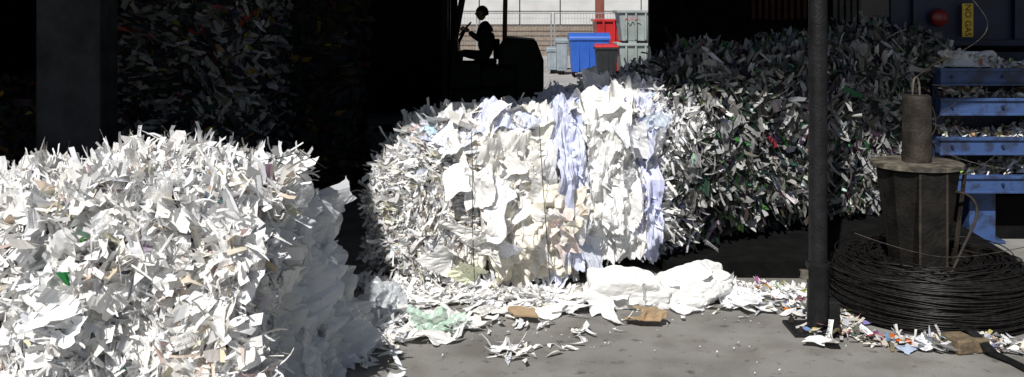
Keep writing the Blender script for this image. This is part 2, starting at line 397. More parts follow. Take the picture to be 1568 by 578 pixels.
# ------------------------------------------------------------ MIDDLE BALE
D=(-.25,1.05)
st=[(-1.10,7.85,0,.76,.02,.8),(-.92,7.6,0,.92,-.12,.95),(-.66,7.42,0,1.06,-.2,1.0),(-.21,7.3,0,1.18,*D),(.33,7.45,0,1.26,*D),(.79,7.65,.05,1.36,*D),(1.36,7.97,.15,1.50,*D)]
stM=st
g,bv,bq=make_bale('paper_bale',st,M_core,2,.085,130,90,4)
def zone(a,b_): return lambda N,c: fvis(N,c)*((c[:,0]>a)&(c[:,0]<b_))
def cl(n_,p):
    c=whites(n_,.68,.88,.03,.12); c=pick(c,.10,(.60,.53,.44)); return pick(c,.015,(.2,.2,.22))
shreds('shreds',8000,zone(-1.4,-.25),(.06,.20),(.006,.024),PAPER,cl,3,3,(.8,.3,-.5),bw=.85,lift=.4,curl=.9)
shreds('loose_shreds',1300,zone(-1.4,-.35),(.08,.26),(.012,.035),PAPER,cl,3,3,(.4,.3,-.6),lift=.8,curl=1.5,off=(.02,.07))
def cm(n_,p):
    c=whites(n_,.68,.88,.035,.08)
    x=p[:,0]; top=p[:,2]>1.2
    bl=((np.abs(x-.42-.05*np.sin(p[:,2]*7))<.08)&(rng.random(n_)<.5))|((np.abs(x-1.05)<.08)&(rng.random(n_)<.4))|(top&(rng.random(n_)<.2)&(x<1.3))
    c[bl,:3]=np.clip(np.array([.64,.675,.88])+rng.normal(0,.05,(bl.sum(),3)),0,.9)
    tn=(x<.15)&(rng.random(n_)<.10); c[tn,:3]=[.64,.54,.40]
    return c
shreds('strips',3000,zone(-.35,1.5),(.1,.3),(.01,.035),PAPER,cm,2.5,4,(.1,0,-1.5),bw=.9,lift=.2,curl=.8,off=(0,.02))
shreds('gap_strips',1500,zone(1.05,1.5),(.08,.26),(.01,.035),PAPER,cm,2.5,4,(.1,0,-1.),bw=.7,lift=.6,curl=1.3,off=(.02,.06))
shreds('top_strips',700,lambda N,c:(N[:,2]>.4)*(c[:,0]>-.4)*1.,(.08,.22),(.01,.035),PAPER,cm,2.5,4,(.1,0,-1.),bw=.5,lift=.5,curl=1.3,off=(.04,.09))
def fc(base,j=.03):
    def f(p,q):
        n_=noise.noise(p*3.1); m_=noise.noise(p*7+Vector((4,4,4)))
        return tuple(base[i]+n_*j*(1 if i<2 else .6)+m_*j*.5 for i in range(3))
    return f
def ps(nm,x0,x1,z0,z1,off,ch,thr,s,colf,NS=130,NT=160,**kw): return skinpatch(nm,stM,4,.085,2,x0,x1,z0,z1,off+.02,ch*1.15,thr,s,colf,PAPER,g,NS,NT,**kw)
ps('white_wrap',.44,1.14,-.72,1.3,.055,.17,-.55,1.3,fc((.87,.865,.84)),stretch=(.8,1,.6))
ps('white_wrap_2',.50,1.06,-.66,.9,.085,.18,-.18,4.9,fc((.89,.885,.87)),stretch=(.8,1,.6))
ps('white_wrap_3',.62,1.22,-.1,1.7,.075,.16,-.10,9.2,fc((.86,.855,.84)),stretch=(.9,1,.7))
ps('cream_wrap',-.40,.36,-.3,1.4,.045,.16,-.25,2.1,fc((.86,.84,.78),.05),stretch=(.9,1,.6))
ps('cream_wrap_2',-.46,.22,.05,1.5,.07,.17,-.05,7.4,fc((.86,.85,.81),.05),stretch=(.9,1,.7))
ps('low_cream_wrap',-.30,.50,-.75,.12,.07,.19,-.25,5.5,fc((.85,.80,.69),.06),stretch=(.6,1,1.1))
ps('pale_wrap',.02,.36,-.5,1.6,.06,.16,-.2,3.3,fc((.80,.80,.81),.05),stretch=(1.2,1,.5))
ps('lavender_wrap',.29,.56,-.72,1.7,.09,.15,-.45,6.6,fc((.68,.715,.89),.06),NS=80,stretch=(1.6,1,.45))
ps('lavender_wrap_2',.98,1.14,-.7,.9,.095,.14,-.3,8.8,fc((.68,.71,.89),.05),NS=60,stretch=(1.6,1,.45))
ps('lavender_top_wrap',-.75,1.25,.75,2.3,.05,.15,-.02,11.3,fc((.64,.68,.86),.06),NS=180,NT=90,stretch=(1,1,1))
ps('white_top_wrap',-.75,1.3,.7,2.3,.05,.16,-.08,13.9,fc((.83,.825,.81),.05),NS=180,NT=90,stretch=(1,1,1))
def bigs(nm,n_,a,b_,zl,zh,A,B,cr,colf,G=10,tilt=.25,off=(.02,.07),bw=.5,K=7,bend=.15,bias=(0,0,1)):
    p,nn=scatter(bv,bq,n_,lambda N,c: fvis(N,c)*((c[:,0]>a)&(c[:,0]<b_)&(c[:,2]>zl)&(c[:,2]<zh)))
    v,q,uv,k=sheets(p,nn,rng.uniform(*A,n_),rng.uniform(*B,n_),G,cr,bias=bias,bw=bw,tilt=tilt,off=off,K=K,bend=bend,edge=.012)
    v[:,2]=np.maximum(v[:,2],.01)
    meshnp(nm,v,q,PAPER,g,rep(colf(n_),k),uv)
bigs('cream_sheets',22,-.55,.35,.3,1.6,(.18,.34),(.12,.22),.35,lambda n_:whites(n_,.74,.88,.035,0),12,.3,bw=.6,off=(.07,.12))
bigs('low_cream_sheets',24,-.35,.45,.0,.6,(.16,.32),(.10,.2),.4,lambda n_:pick(whites(n_,.74,.86,.03,0),.5,(.82,.76,.63),.03),12,.45,bw=.3,bias=(1,0,-.5),off=(.07,.13))
bigs('face_sheets',16,.45,1.15,.1,1.4,(.18,.34),(.12,.22),.35,lambda n_:pick(whites(n_,.8,.9,.02,0),.2,(.7,.73,.9)),12,.3,bw=.7,off=(.10,.15))
bigs('small_sheets',150,-.95,1.4,.0,1.7,(.07,.18),(.05,.10),.35,lambda n_:pick(whites(n_,.7,.9,.04,.1),.06,(.66,.7,.86)),6,.5)
P_=np.array([[-.40,7.17,.86],[-.10,7.07,.55]])
v,q,uv,k=sheets(P_,np.array([[-.3,-1,.45],[-.5,-1,.5]]),.24,.18,8,.16,bias=(.4,0,-1),bw=.9,tilt=.05,edge=.004)
meshnp('office_sheets',v,q,PAPER,g,rep(whites(2,.86,.9,.02,0),k),uv)
tube('baling_wire',[(.20,7.22,1.25),(.22,7.18,.9),(.25,7.20,.5),(.28,7.24,.1)],.003,M_thin,g)
tube('baling_wire_2',[(-.3,7.2,1.22),(-.28,7.12,.9),(-.29,7.12,.5),(-.27,7.16,.1)],.003,M_thin,g)

# ------------------------------------------------------------ NEWSPRINT BALE in the chute
st=[(1.3,7.95,.16,1.52,*D),(1.75,8.2,.18,1.6,*D),(2.35,8.48,.21,1.66,*D),(3.29,8.88,.30,1.76,*D),(4.05,9.22,.36,1.80,*D)]
g,bv,bq=make_bale('newspaper_bale',st,M_coreD,5,.10,130,80,5)
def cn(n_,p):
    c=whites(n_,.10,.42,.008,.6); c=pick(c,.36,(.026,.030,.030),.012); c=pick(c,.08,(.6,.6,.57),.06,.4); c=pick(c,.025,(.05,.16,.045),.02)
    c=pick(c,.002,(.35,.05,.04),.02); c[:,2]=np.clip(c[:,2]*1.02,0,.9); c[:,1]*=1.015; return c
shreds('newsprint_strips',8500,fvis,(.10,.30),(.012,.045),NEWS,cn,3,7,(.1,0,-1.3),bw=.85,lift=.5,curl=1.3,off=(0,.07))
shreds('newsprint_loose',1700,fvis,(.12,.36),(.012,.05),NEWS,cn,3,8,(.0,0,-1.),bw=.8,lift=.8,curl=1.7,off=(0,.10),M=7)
p,nn=scatter(bv,bq,480,fvis)
v,q,uv,k=sheets(p,nn,rng.uniform(.1,.32,len(p)),rng.uniform(.06,.18,len(p)),7,.4,bias=(0,0,-1),bw=.6,tilt=.6,off=(0,.08),bend=.3)
c=whites(len(p),.10,.45,.012,.8); c=pick(c,.3,(.025,.03,.03),.01); c=pick(c,.03,(.03,.10,.03),.02,.9)
meshnp('newsprint_sheets',v,q,NEWS,g,rep(c,k),uv)
p,nn=scatter(bv,bq,300,lambda N,c:((N[:,2]<-.1)&(N[:,1]<0))*1.+.0001)
v,q,uv,k=strips(p,nn,rng.uniform(.1,.32,len(p)),rng.uniform(.015,.05,len(p)),.3,.8,bias=(0,0,-1),bw=.85)
meshnp('hanging_strips',v,q,NEWS,g,rep(whites(len(p),.15,.6,.01,.5),k),uv)
shreds('white_strips',900,lambda N,c:fvis(N,c)*np.clip(1.9-c[:,0],0,1)**2,(.08,.26),(.012,.04),PAPER,lambda n_,p:whites(n_,.6,.85,.03,.1),3,8,(0,0,-1),lift=.6,off=(.01,.07))
M_gp=mat('green_print',(.04,.16,.03),(.025,.10,.018),.6)
p,nn=scatter(bv,bq,16,lambda N,c:(N[:,1]<-.5)*(c[:,2]>.5)*(c[:,0]>1.7)*1.)
for i in range(16):
    r_=rng.choice([.2,-.3,1.2,1.45,-.1,.9])+rng.normal(0,.15)
    ca,sa=math.cos(r_),math.sin(r_)
    tx=bpy.data.curves.new('print','FONT'); tx.body='PRESS NEWS'[:int(rng.integers(4,11))]; tx.size=.04; tx.materials.append(M_gp)
    x_,y_,z_=p[i]+nn[i]*.085
    to=link(bpy.data.objects.new('print_%d'%i,tx),g)
    to.matrix_world=Matrix(((.93*ca,.93*sa,.37,x_),(.37*ca,.37*sa,-.93,y_),(-sa,ca,0,z_),(0,0,0,1)))

# steel chute under the bale
ch=grp('baler_chute')
cs=[(1.22,7.74,.10,.12),(1.75,7.70,.12,.16),(2.35,7.68,.14,.2),(3.0,7.70,.15,.26),(3.95,7.8,.16,.34)]
v=[]
for x_,y_,z_,zb in cs: v+=[(x_,y_,0.0),(x_,y_,z_),(x_-.15,8.6+.35*(x_-1.2),zb),(x_-.2,9.6+.35*(x_-1.2),zb),(x_-.2,9.6+.35*(x_-1.2),0)]
q=[(5*i+j,5*i+5+j,5*i+5+j+1,5*i+j+1) for i in range(4) for j in range(4)]
meshnp('trough',v,q,M_sooty,ch)
me=bpy.data.meshes.new('trough_end'); me.from_pydata(v,[],[(4,3,2,1,0),(20,21,22,23,24)]); me.materials.append(M_sooty); link(bpy.data.objects.new('trough_end',me),ch)

# ------------------------------------------------------------ stacked bales deep in the shed, its shade put into their paper tones
def backbale(x0,x1,y0,z0,z1,seed,lo,hi,n_=2600,colr=.04):
    global g,bv,bq
    g,bv,bq=make_bale('mixed_paper_bale',[(x0,y0,z0,z1,0,1.1),((x0+x1)/2,y0-.03,z0,z1,0,1.1),(x1,y0,z0,z1,0,1.1)],M_coreD,seed,.07,40,50,6)
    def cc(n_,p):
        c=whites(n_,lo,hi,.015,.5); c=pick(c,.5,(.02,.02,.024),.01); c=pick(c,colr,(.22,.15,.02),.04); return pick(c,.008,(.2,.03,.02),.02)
    shreds('strips',n_,fvis,(.1,.3),(.02,.08),NEWS,cc,2.5,seed,(1,0,0),lift=.5,off=(0,.07))
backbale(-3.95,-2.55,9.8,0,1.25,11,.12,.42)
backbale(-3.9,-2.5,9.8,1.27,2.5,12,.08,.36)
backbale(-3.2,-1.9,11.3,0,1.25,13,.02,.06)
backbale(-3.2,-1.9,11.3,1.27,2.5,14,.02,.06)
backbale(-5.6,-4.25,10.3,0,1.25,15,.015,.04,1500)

# ------------------------------------------------------------ litter on the ground
lit=grp('paper_litter')
def gcl(v): v[:,2]=np.maximum(v[:,2],.004+rng.random(len(v))*.004); return v
def litter(nm,cx,cy,sx,sy,n_,A,B,colf,m=PAPER,zj=.02,lift=.25,curl=1.0):
    p=np.stack([rng.normal(cx,sx,n_),rng.normal(cy,sy,n_),rng.uniform(.008,zj+.01,n_)],1)
    v,q,uv,k=strips(p,np.tile([0,0,1.],(n_,1)),rng.uniform(*A,n_),rng.uniform(*B,n_),lift,curl,off=(0,.01),nj=.15)
    meshnp(nm,gcl(v),q,m,lit,rep(colf(n_),k),uv)
W_=lambda n_:whites(n_,.74,.92,.03,.12)
def band(nm,pts,w,n_,A,B,colf,m=PAPER,**kw):
    pts=np.array(pts); t=rng.random(n_)*(len(pts)-1); i=t.astype(int); f=(t-i)[:,None]
    c=pts[i]*(1-f)+pts[i+1]*f
    p=np.stack([c[:,0]+rng.normal(0,w,n_),c[:,1]+rng.normal(0,w,n_),rng.uniform(.01,.04,n_)],1)
    v,q,uv,k=strips(p,np.tile([0,0,1.],(n_,1)),rng.uniform(*A,n_),rng.uniform(*B,n_),.3,1.0,off=(0,.015),nj=.2)
    meshnp(nm,gcl(v),q,m,lit,rep(colf(n_),k),uv)
band('foot_of_bale',[(-1.15,7.5),(-.8,7.3),(-.2,7.15),(.4,7.2)],.07,700,(.06,.22),(.01,.035),W_)
band('drift',[(-.75,7.0),(-.2,7.05),(.3,7.0),(.5,7.1),(1.2,7.35),(2.1,7.4)],.09,230,(.06,.22),(.012,.045),W_)
band('drift_right',[(1.3,7.3),(1.7,7.25),(2.2,7.2)],.09,360,(.05,.16),(.012,.04),lambda n_:pick(pick(W_(n_),.15,(.3,.3,.3),.1),.02,(.5,.4,.1),.1))
litter('patch_left',-.82,6.35,.19,.22,150,(.08,.28),(.015,.05),W_)
litter('patch_mid',-.35,6.5,.14,.12,40,(.06,.22),(.015,.05),W_)
litter('patch_front',.02,5.98,.08,.07,26,(.10,.24),(.015,.035),W_,lift=.35)
litter('patch_front2',.28,6.08,.06,.04,7,(.09,.2),(.012,.03),W_)
litter('patch_front3',.45,6.35,.05,.06,6,(.07,.17),(.02,.05),W_)
litter('patch_front4',.05,6.5,.15,.06,8,(.05,.16),(.015,.035),W_)
litter('stray',.4,6.78,.9,.16,36,(.03,.16),(.006,.03),W_)
litter('tiny_scraps',.8,6.5,1.2,.4,110,(.006,.02),(.004,.010),W_)
litter('beside_bale',-.95,6.3,.12,.4,60,(.06,.22),(.015,.045),W_)
litter('fallen_sheet',-1.1,5.95,.06,.03,3,(.16,.2),(.06,.08),W_,lift=.05,curl=.2)
mixc=lambda n_:pick(pick(pick(pick(whites(n_,.4,.88,.04,.6),.05,(.4,.08,.06),.05),.04,(.10,.2,.40),.05),.04,(.5,.38,.10),.06),.1,(.12,.11,.10),.03)
band('printed_bits',[(2.0,6.4),(2.3,6.2),(2.8,6.1),(3.3,6.1)],.06,190,(.06,.2),(.012,.045),mixc,NEWS)
band('printed_bits_2',[(1.85,6.9),(2.1,6.8),(2.35,6.6)],.10,150,(.04,.13),(.012,.04),mixc,NEWS)
n_=90; p=np.stack([rng.uniform(-1,1.9,n_),rng.normal(7.05,.15,n_),np.full(n_,.02)],1)
v,q,uv,k=sheets(p,np.tile([0,0,1.],(n_,1)),rng.uniform(.1,.28,n_),rng.uniform(.07,.18,n_),7,.25,tilt=.12,off=(0,.02))
meshnp('flat_sheets',gcl(v),q,PAPER,lit,rep(whites(n_,.78,.9,.02,.1),k),uv)
P_=np.array([[-.35,6.55,.03],[-.65,6.72,.03],[.25,6.76,.03],[-.9,6.2,.03],[-.55,6.2,.03],[.42,6.85,.03],[-.2,6.78,.03]])
v,q,uv,k=sheets(P_,np.tile([0,0,1.],(7,1)),.26,.17,8,.22,tilt=.1,off=(0,.01))
meshnp('loose_pages',gcl(v),q,PAPER,lit,rep(whites(7,.8,.9,.02,.3),k),uv)
n_=12; p=np.stack([rng.normal(2.4,.3,n_),rng.normal(6.12,.05,n_),np.full(n_,.02)],1)
v,q,uv,k=sheets(p,np.tile([0,0,1.],(n_,1)),rng.uniform(.1,.2,n_),rng.uniform(.07,.13,n_),6,.25,tilt=.2,off=(0,.02))
meshnp('printed_sheets',gcl(v),q,NEWS,lit,rep(pick(whites(n_,.6,.85,.02,.8),.2,(.45,.55,.62)),k),uv)

def sack(loc,sc,seed,col,ns=3):
    g=grp('white_paper_sack')
    lump('sack_body',loc,sc,seed,PAPER,col,g,.10,5,True,10,.8)
    if ns:
        rs=rng.normal(size=(ns,3)); rs[:,1]=-np.abs(rs[:,1]); rs[:,2]=np.abs(rs[:,2])*.8; rs=nrm(rs)
        p=np.array(loc)+rs*np.array(sc)*.85+np.array([0,0,.25*sc[2]])
        v,q,uv,k=sheets(p,rs,rng.uniform(.14,.26,ns),rng.uniform(.1,.16,ns),12,.25,tilt=.25,off=(0,.01),K=6,edge=.004)
        meshnp('folded_sheets',gcl(v),q,PAPER,g,rep(whites(ns,.84,.9,.015,0),k),uv)
    return g
sack((.76,6.98,0),(.34,.20,.18),2.2,(.86,.855,.83))
sack((1.30,7.08,0),(.26,.18,.21),6.1,(.87,.865,.84))
sack((1.04,7.0,0),(.18,.13,.11),8.1,(.86,.855,.84),1)
sack((1.60,7.12,0),(.15,.12,.06),3.1,(.84,.85,.86),1)
lump('clear_plastic_bag',(-.88,6.9,0),(.18,.15,.17),5.5,M_plas,(.76,.79,.82),None,.16,5,fr=1.2)
lump('clear_plastic_bag',(-.95,6.55,0),(.13,.12,.10),7.5,M_plas,(.76,.79,.82),None,.16,4,fr=1.2)
g=grp('green_plastic_film')
P_=np.array([[-.55,6.42,.04],[-.42,6.45,.035],[-.5,6.36,.03]])
v,q,uv,k=sheets(P_,np.array([[0,-.2,1]]*3),.22,.12,14,.6,bias=(1,.2,0),bw=.8,tilt=.2,K=8,edge=.02)
meshnp('film',gcl(v),q,M_plas,g,np.tile([.66,.84,.72,0],(len(v),1)),uv)
g=grp('cardboard_piece')
v,q,uv,k=sheets(np.array([[.07,6.62,.05]]),np.array([[0,-.25,1.]]),.17,.12,6,.12,bias=(1,0,0),bw=1,tilt=.02)
o=meshnp('flap',v,q,M_card,g); o.modifiers.new('s','SOLIDIFY').thickness=.012
g=grp('cardboard_piece')
v,q,uv,k=sheets(np.array([[.93,6.58,.07],[.86,6.55,.04]]),np.array([[.2,-.8,1.],[0,-.1,1]]),.2,.14,8,.3,bias=(1,0,0),bw=.8,tilt=.1)
v[:,2]=np.maximum(v[:,2],.006)
o=meshnp('flap',v,q,M_card,g); o.modifiers.new('s','SOLIDIFY').thickness=.004
g=grp('plastic_scrap')
v,q,uv,k=sheets(np.array([[-1.17,6.6,.80],[-1.22,6.6,.72]]),np.array([[.2,-1,.3],[.2,-1,.1]]),.2,.08,8,.5,bias=(.8,0,.6),bw=1,tilt=.05)
meshnp('film',v,q,PAPER,g,np.tile([.8,.82,.84,0],(len(v),1)),uv)
tube('wire',[(-1.4,6.0,.7),(-1.25,6.4,.74),(-1.12,6.7,.86),(-1.04,6.9,.84),(-1.05,7.3,.6),(-1.1,7.7,.5)],.003,M_thin,g)

# ------------------------------------------------------------ steel pole
g=grp('steel_pole')
px_,py_=2.0,6.43
lathe('shaft',[(0,5),(.062,5),(.060,.42),(.0,.42)],(px_,py_,0),M_black,g,32)
lathe('sleeve',[(.062,.455),(.078,.45),(.080,.43),(.070,.41),(.070,.02),(.0,.02)],(px_,py_,0),M_black,g,32)
boxes('base_plate',[(px_-.19,px_+.15,py_-.14,py_+.16,0,.022)],M_black,g,.004)
boxes('gusset',[(px_+.06,px_+.13,py_-.05,py_+.07,.02,.20),(px_-.008,px_+.008,py_+.06,py_+.14,.02,.16)],M_black,g,.004)
for a,b_ in ((-.14,-.1),(.11,-.1),(-.14,.12),(.11,.12)):
    lathe('anchor_bolt',[(0,.06),(.011,.06),(.011,.045),(.02,.044),(.02,.02)],(px_+a,py_+b_,0),M_tube,g,6,smooth=False)
lathe('clamp_bolt',[(0,-.12),(.02,-.12),(.02,-.10),(.012,-.10),(.012,0)],(px_,py_,.375),M_rim,g,12,axis='x')
boxes('clamp_lug',[(px_-.12,px_-.065,py_-.02,py_+.02,.34,.40)],M_rim,g,.006)

# ------------------------------------------------------------ wire coil and stand
CX,CY=2.92,6.90
g=grp('wire_coil')
lathe('coil_core',[(.24,.02),(.60,.02),(.625,.10),(.625,.26),(.58,.32),(.26,.32),(.24,.02)],(CX,CY,0),M_sooty,g,60)
vs=[];qs=[];SEG=90;cnt=0
def loop(R0,z0,rad,jr,jz):
    global cnt
    off=cnt
    pr=[rng.normal(0,jr,3),rng.normal(0,jz,3),rng.random(6)*6.28]
    for i in range(SEG):
        a=2*math.pi*i/SEG
        R=R0+sum(pr[0][k]*math.sin((k+1)*a+pr[2][k]) for k in range(3))
        z=z0+sum(pr[1][k]*math.sin((k+1)*a+pr[2][k+3]) for k in range(3))
        for b_ in range(4):
            t=b_*math.pi/2
            rr=R+rad*math.cos(t); vs.append((CX+rr*math.cos(a),CY+rr*math.sin(a),max(z+rad*math.sin(t),.004)))
    for i in range(SEG):
        j=(i+1)%SEG
        for b_ in range(4): c_=(b_+1)%4; qs.append((off+i*4+b_,off+j*4+b_,off+j*4+c_,off+i*4+c_))
    cnt+=SEG*4
for i in range(260):
    t=rng.random()*math.pi*1.0-.35
    rx,rz=.21,.165
    ct,st_=math.cos(t),math.sin(t)
    R0=.435+rx*math.copysign(abs(ct)**.45,ct); z0=.18+rz*math.copysign(abs(st_)**.7,st_)
    loop(R0,z0,rng.uniform(.0045,.007),.006,.007)
for i in range(80): loop(.645+rng.normal(0,.010),rng.uniform(.02,.31),.0055,.008,.012)
for i in range(20): loop(.50+rng.normal(0,.08),.355+rng.normal(0,.014),.0045,.035,.02)
meshnp('wire_turns',vs,qs,M_wire,g,smooth=True)
g=grp('wire_spool_stand'); SX=CX-.08
lathe('hopper_shell',[(.0,1.0),(.27,1.0),(.28,.98),(.245,.7),(.195,.36),(.195,.05),(.0,.05)],(SX,CY,0),M_shell,g,10,smooth=False)
lathe('flange',[(.0,1.035),(.295,1.035),(.31,1.03),(.31,1.005),(.29,1.0),(.0,1.0)],(SX,CY,0),M_rim,g,40)
boxes('centre_post',[(SX-.10,SX+.09,CY-.285,CY-.17,.3,.995)],M_shell,g,.012)
boxes('centre_post_edge',[(SX-.104,SX-.088,CY-.292,CY-.286,.33,.99),(SX+.078,SX+.094,CY-.292,CY-.286,.33,.99)],M_tube,g,.002)
v=[]
for sx in (-1,1):
    for a,b_ in ((.275,.97),(.20,.34)):
        v+=[(SX+sx*a,CY-.10,b_),(SX+sx*(a+.012),CY-.14,b_)]
meshnp('wing_edges',v,[(0,1,3,2),(4,5,7,6)],M_tube,g)
lathe('mandrel',[(.0,1.50),(.085,1.50),(.098,1.485),(.10,1.03)],(SX,CY,0),M_tube,g,28)
tube('lifting_eye',[(SX-.03,CY,1.49),(SX-.03,CY,1.58),(SX-.005,CY,1.64),(SX+.02,CY,1.58),(SX+.02,CY,1.49)],.008,M_rim,g)
tube('guide_strap',[(3.03,6.75,.85),(3.10,6.66,.86),(3.14,6.6,.74),(3.02,6.55,.55),(2.90,6.5,.35)],.010,M_tube,g)
for i,pts in enumerate([
 [(3.3,7.3,2.3),(3.45,7.2,2.1),(3.5,7.2,1.95),(3.3,7.1,1.82),(3.0,7.0,1.72),(2.8,6.9,1.6)],
 [(2.6,6.8,1.0),(2.9,6.7,.92),(3.2,6.7,1.02),(3.35,6.8,1.1)],
 [(2.3,6.6,.6),(2.6,6.5,.5),(3.0,6.5,.44),(3.5,6.6,.52)],
 [(2.95,7,1.5),(3.05,7,1.3),(2.95,7,1.15),(3.2,6.9,1.02),(3.4,6.8,1.0)],
 [(3.6,7.6,1.5),(3.3,7.4,1.38),(3.05,7.1,1.3)]]):
    tube('feed_wire_%d'%i,pts,.0025,M_thin,g)
g=grp('wood_block'); boxes('block',[(2.68,2.9,5.98,6.16,.002,.09)],M_wood,g,.012,rotz=.2,piv=(2.8,6.1,0))
g=grp('rubber_strap')
v=[];P_=[(2.80,6.2,.11),(2.84,6.08,.11),(2.90,5.93,.03),(2.97,5.8,.012),(3.00,5.6,.012),(3.03,5.45,.012)]
for x_,y_,z_ in P_: v+=[(x_-.03,y_,z_),(x_+.03,y_,z_)]
o=meshnp('strap',v,[(2*i,2*i+1,2*i+3,2*i+2) for i in range(5)],M_black,g); o.modifiers.new('s','SOLIDIFY').thickness=.008

# ------------------------------------------------------------ blue baler
M_galv=mat('galvanised_steel',(.42,.44,.45),(.28,.3,.31),.4,metal=.4,scale=12)
g=grp('baling_machine')
Z=[(1.43,1.575),(1.165,1.31),(.815,.96),(.476,.62)]
boxes('step_beam',[(3.80,6.5,8.72,8.84,a,b_) for a,b_ in Z],M_blue,g,.01)
boxes('beam_lip',[(3.79,6.5,8.70,8.718,b_-.02,b_+.006) for a,b_ in Z]+[(3.79,6.5,8.70,8.718,a-.004,a+.016) for a,b_ in Z],M_blue,g,.003)
boxes('shelf',[(3.82,6.5,8.842,9.25,a+.08,a+.09) for a,b_ in Z],M_blue,g,.003)
boxes('side_frame',[(4.12,4.36,8.86,9.1,0,.47),(5.5,5.7,8.86,9.1,0,.47)],M_blue,g,.01)
boxes('side_frame_foot',[(4.06,4.42,8.80,9.16,0,.03)],M_blue,g,.005)
boxes('base_cabinet',[(3.75,4.10,9.0,9.25,0,.40),(4.38,5.48,9.0,9.25,0,.40)],M_sooty,g,.01)
boxes('end_upright',[(3.83,3.93,8.95,9.05,.3,1.5)],M_blue_shade,g,.005)
boxes('back_plate',[(3.9,6.5,9.27,9.32,.3,1.7)],M_blue_shade,g,.005)
boxes('hopper',[(3.75,6.6,9.75,10.6,1.72,3.4)],M_blue_shade,g,.03)
boxes('hopper_rib',[(3.75,6.6,9.70,9.745,1.74,1.80),(3.95,4.0,9.68,9.745,1.81,3.3),(4.95,5.0,9.68,9.745,1.81,3.3)],M_blue_shade,g,.005)
boxes('ram_housing',[(4.6,6.5,9.33,9.7,1.3,1.68)],M_blue_shade,g,.02)
for zz in Z:
    for i in range(5): lathe('bolt',[(0,-.02),(.014,-.02),(.014,0)],(3.9+.45*i,8.72,(zz[0]+zz[1])/2),M_blue_shade,g,8,axis='y',smooth=False)
lathe('warning_lamp',[(0,-.07),(.05,-.065),(.08,-.04),(.09,0)],(4.2,9.68,2.02),M_lamp,g,24,axis='y')
tube('hose',[(4.85,9.0,2.5),(4.70,8.95,2.1),(4.68,8.9,1.85),(4.74,8.85,1.62)],.035,M_tube,g)
tube('hose_2',[(4.95,9.0,2.5),(4.82,8.95,2.0),(4.84,8.9,1.6)],.02,M_tube,g)
sack((4.15,8.98,1.58),(.28,.16,.12),12.1,(.7,.72,.75),0)
bits=grp('shelf_litter')
for i,(a,b_) in enumerate(Z):
    n_=460; p=np.stack([rng.uniform(3.85,4.9,n_),rng.uniform(8.84,9.2,n_),a+.11+rng.random(n_)*.09],1)
    p[:,2]+=.05*np.sin(p[:,0]*5+i)
    v,q,uv,k=strips(p,np.tile([0,-.3,1.],(n_,1)),rng.uniform(.04,.14,n_),rng.uniform(.008,.04,n_),.4,1.2)
    c=pick(whites(n_,.5,.88,.06,.3),.25,(.35,.24,.14),.06)
    meshnp('bits_%d'%i,v,q,NEWS,bits,rep(c,k),uv)
sg=grp('warning_sign')
boxes('plate',[(4.42,4.53,9.655,9.665,1.83,2.16)],M_yel,sg,.003)
tx=bpy.data.curves.new('lettering','FONT'); tx.body='NO GAS'; tx.size=.085; tx.extrude=.001; tx.align_x='CENTER'; tx.align_y='CENTER'; tx.materials.append(M_black)
to=link(bpy.data.objects.new('lettering',tx),sg); to.location=(4.475,9.652,1.995); to.rotation_euler=(math.radians(90),math.radians(90),0)

# ------------------------------------------------------------ forklift and driver
g=grp('forklift'); FY=16
M_fk=mat('forklift_paint',(.02,.02,.02),(.01,.01,.01),.6,scale=5,spec=.2)
boxes('chassis',[(-.95,.35,FY-.5,FY+.5,.3,.85)],M_fk,g,.04)
boxes('engine_hood',[(-.52,.2,FY-.42,FY+.42,.852,1.2)],M_fk,g,.05)
boxes('side_step',[(-.98,-.5,FY-.48,FY-.40,.852,1.25),(-.98,-.5,FY+.40,FY+.48,.852,1.25)],M_fk,g,.02)
v=[(.05,.3),(.38,.3),(.5,.5),(.5,1.3),(.38,1.62),(-.1,1.66),(-.22,1.5),(-.22,1.21),(.05,1.2)]
vv=[(x_,FY-.55,z_) for x_,z_ in v]+[(x_,FY+.55,z_) for x_,z_ in v]; n9=len(v)
me=bpy.data.meshes.new('counterweight'); me.from_pydata(vv,[],[tuple(range(n9)),tuple(range(2*n9-1,n9-1,-1))]+[(i,n9+i,n9+(i+1)%n9,(i+1)%n9) for i in range(n9)]); me.materials.append(M_fk)
o=link(bpy.data.objects.new('counterweight',me),g); bb=o.modifiers.new('b','BEVEL'); bb.width=.04; bb.segments=2
boxes('seat',[(-.62,-.25,FY-.25,FY+.25,1.2,1.3),(-.3,-.2,FY-.24,FY+.24,1.3,1.62)],M_sooty,g,.03)
boxes('dashboard',[(-.98,-.86,FY-.42,FY+.42,.8,1.62)],M_fk,g,.03)
tube('steering_column',[(-.9,FY,1.5),(-.76,FY,1.78)],.025,M_sooty,g)
tube('steering_wheel',[(-.76+.09*math.cos(a),FY+.17*math.sin(a),1.79+.1*math.cos(a)) for a in np.linspace(0,2*math.pi,20,endpoint=False)],.013,M_sooty,g,cyc=True)
for sy in (-.45,.45):
    tube('guard_post_rear',[(-.12,FY+sy,1.5),(-.1,FY+sy,2.75)],.035,M_rcl,g)
    tube('guard_post_front',[(-.95,FY+sy,1.5),(-.72,FY+sy,2.75)],.03,M_fk,g)
boxes('overhead_guard',[(-.8,0,FY-.5,FY-.44,2.75,2.8),(-.8,0,FY+.44,FY+.5,2.75,2.8)]+[(-.75+.13*i,-.70+.13*i,FY-.44,FY+.44,2.76,2.79) for i in range(6)],M_fk,g,.005)
boxes('mast',[(-1.12,-1.02,FY-.38,FY-.28,.1,3.0),(-1.12,-1.02,FY+.28,FY+.38,.1,3.0),(-1.1,-1.04,FY-.28,FY+.28,1.2,1.28),(-1.1,-1.04,FY-.28,FY+.28,2.6,2.68)],M_fk,g,.008)
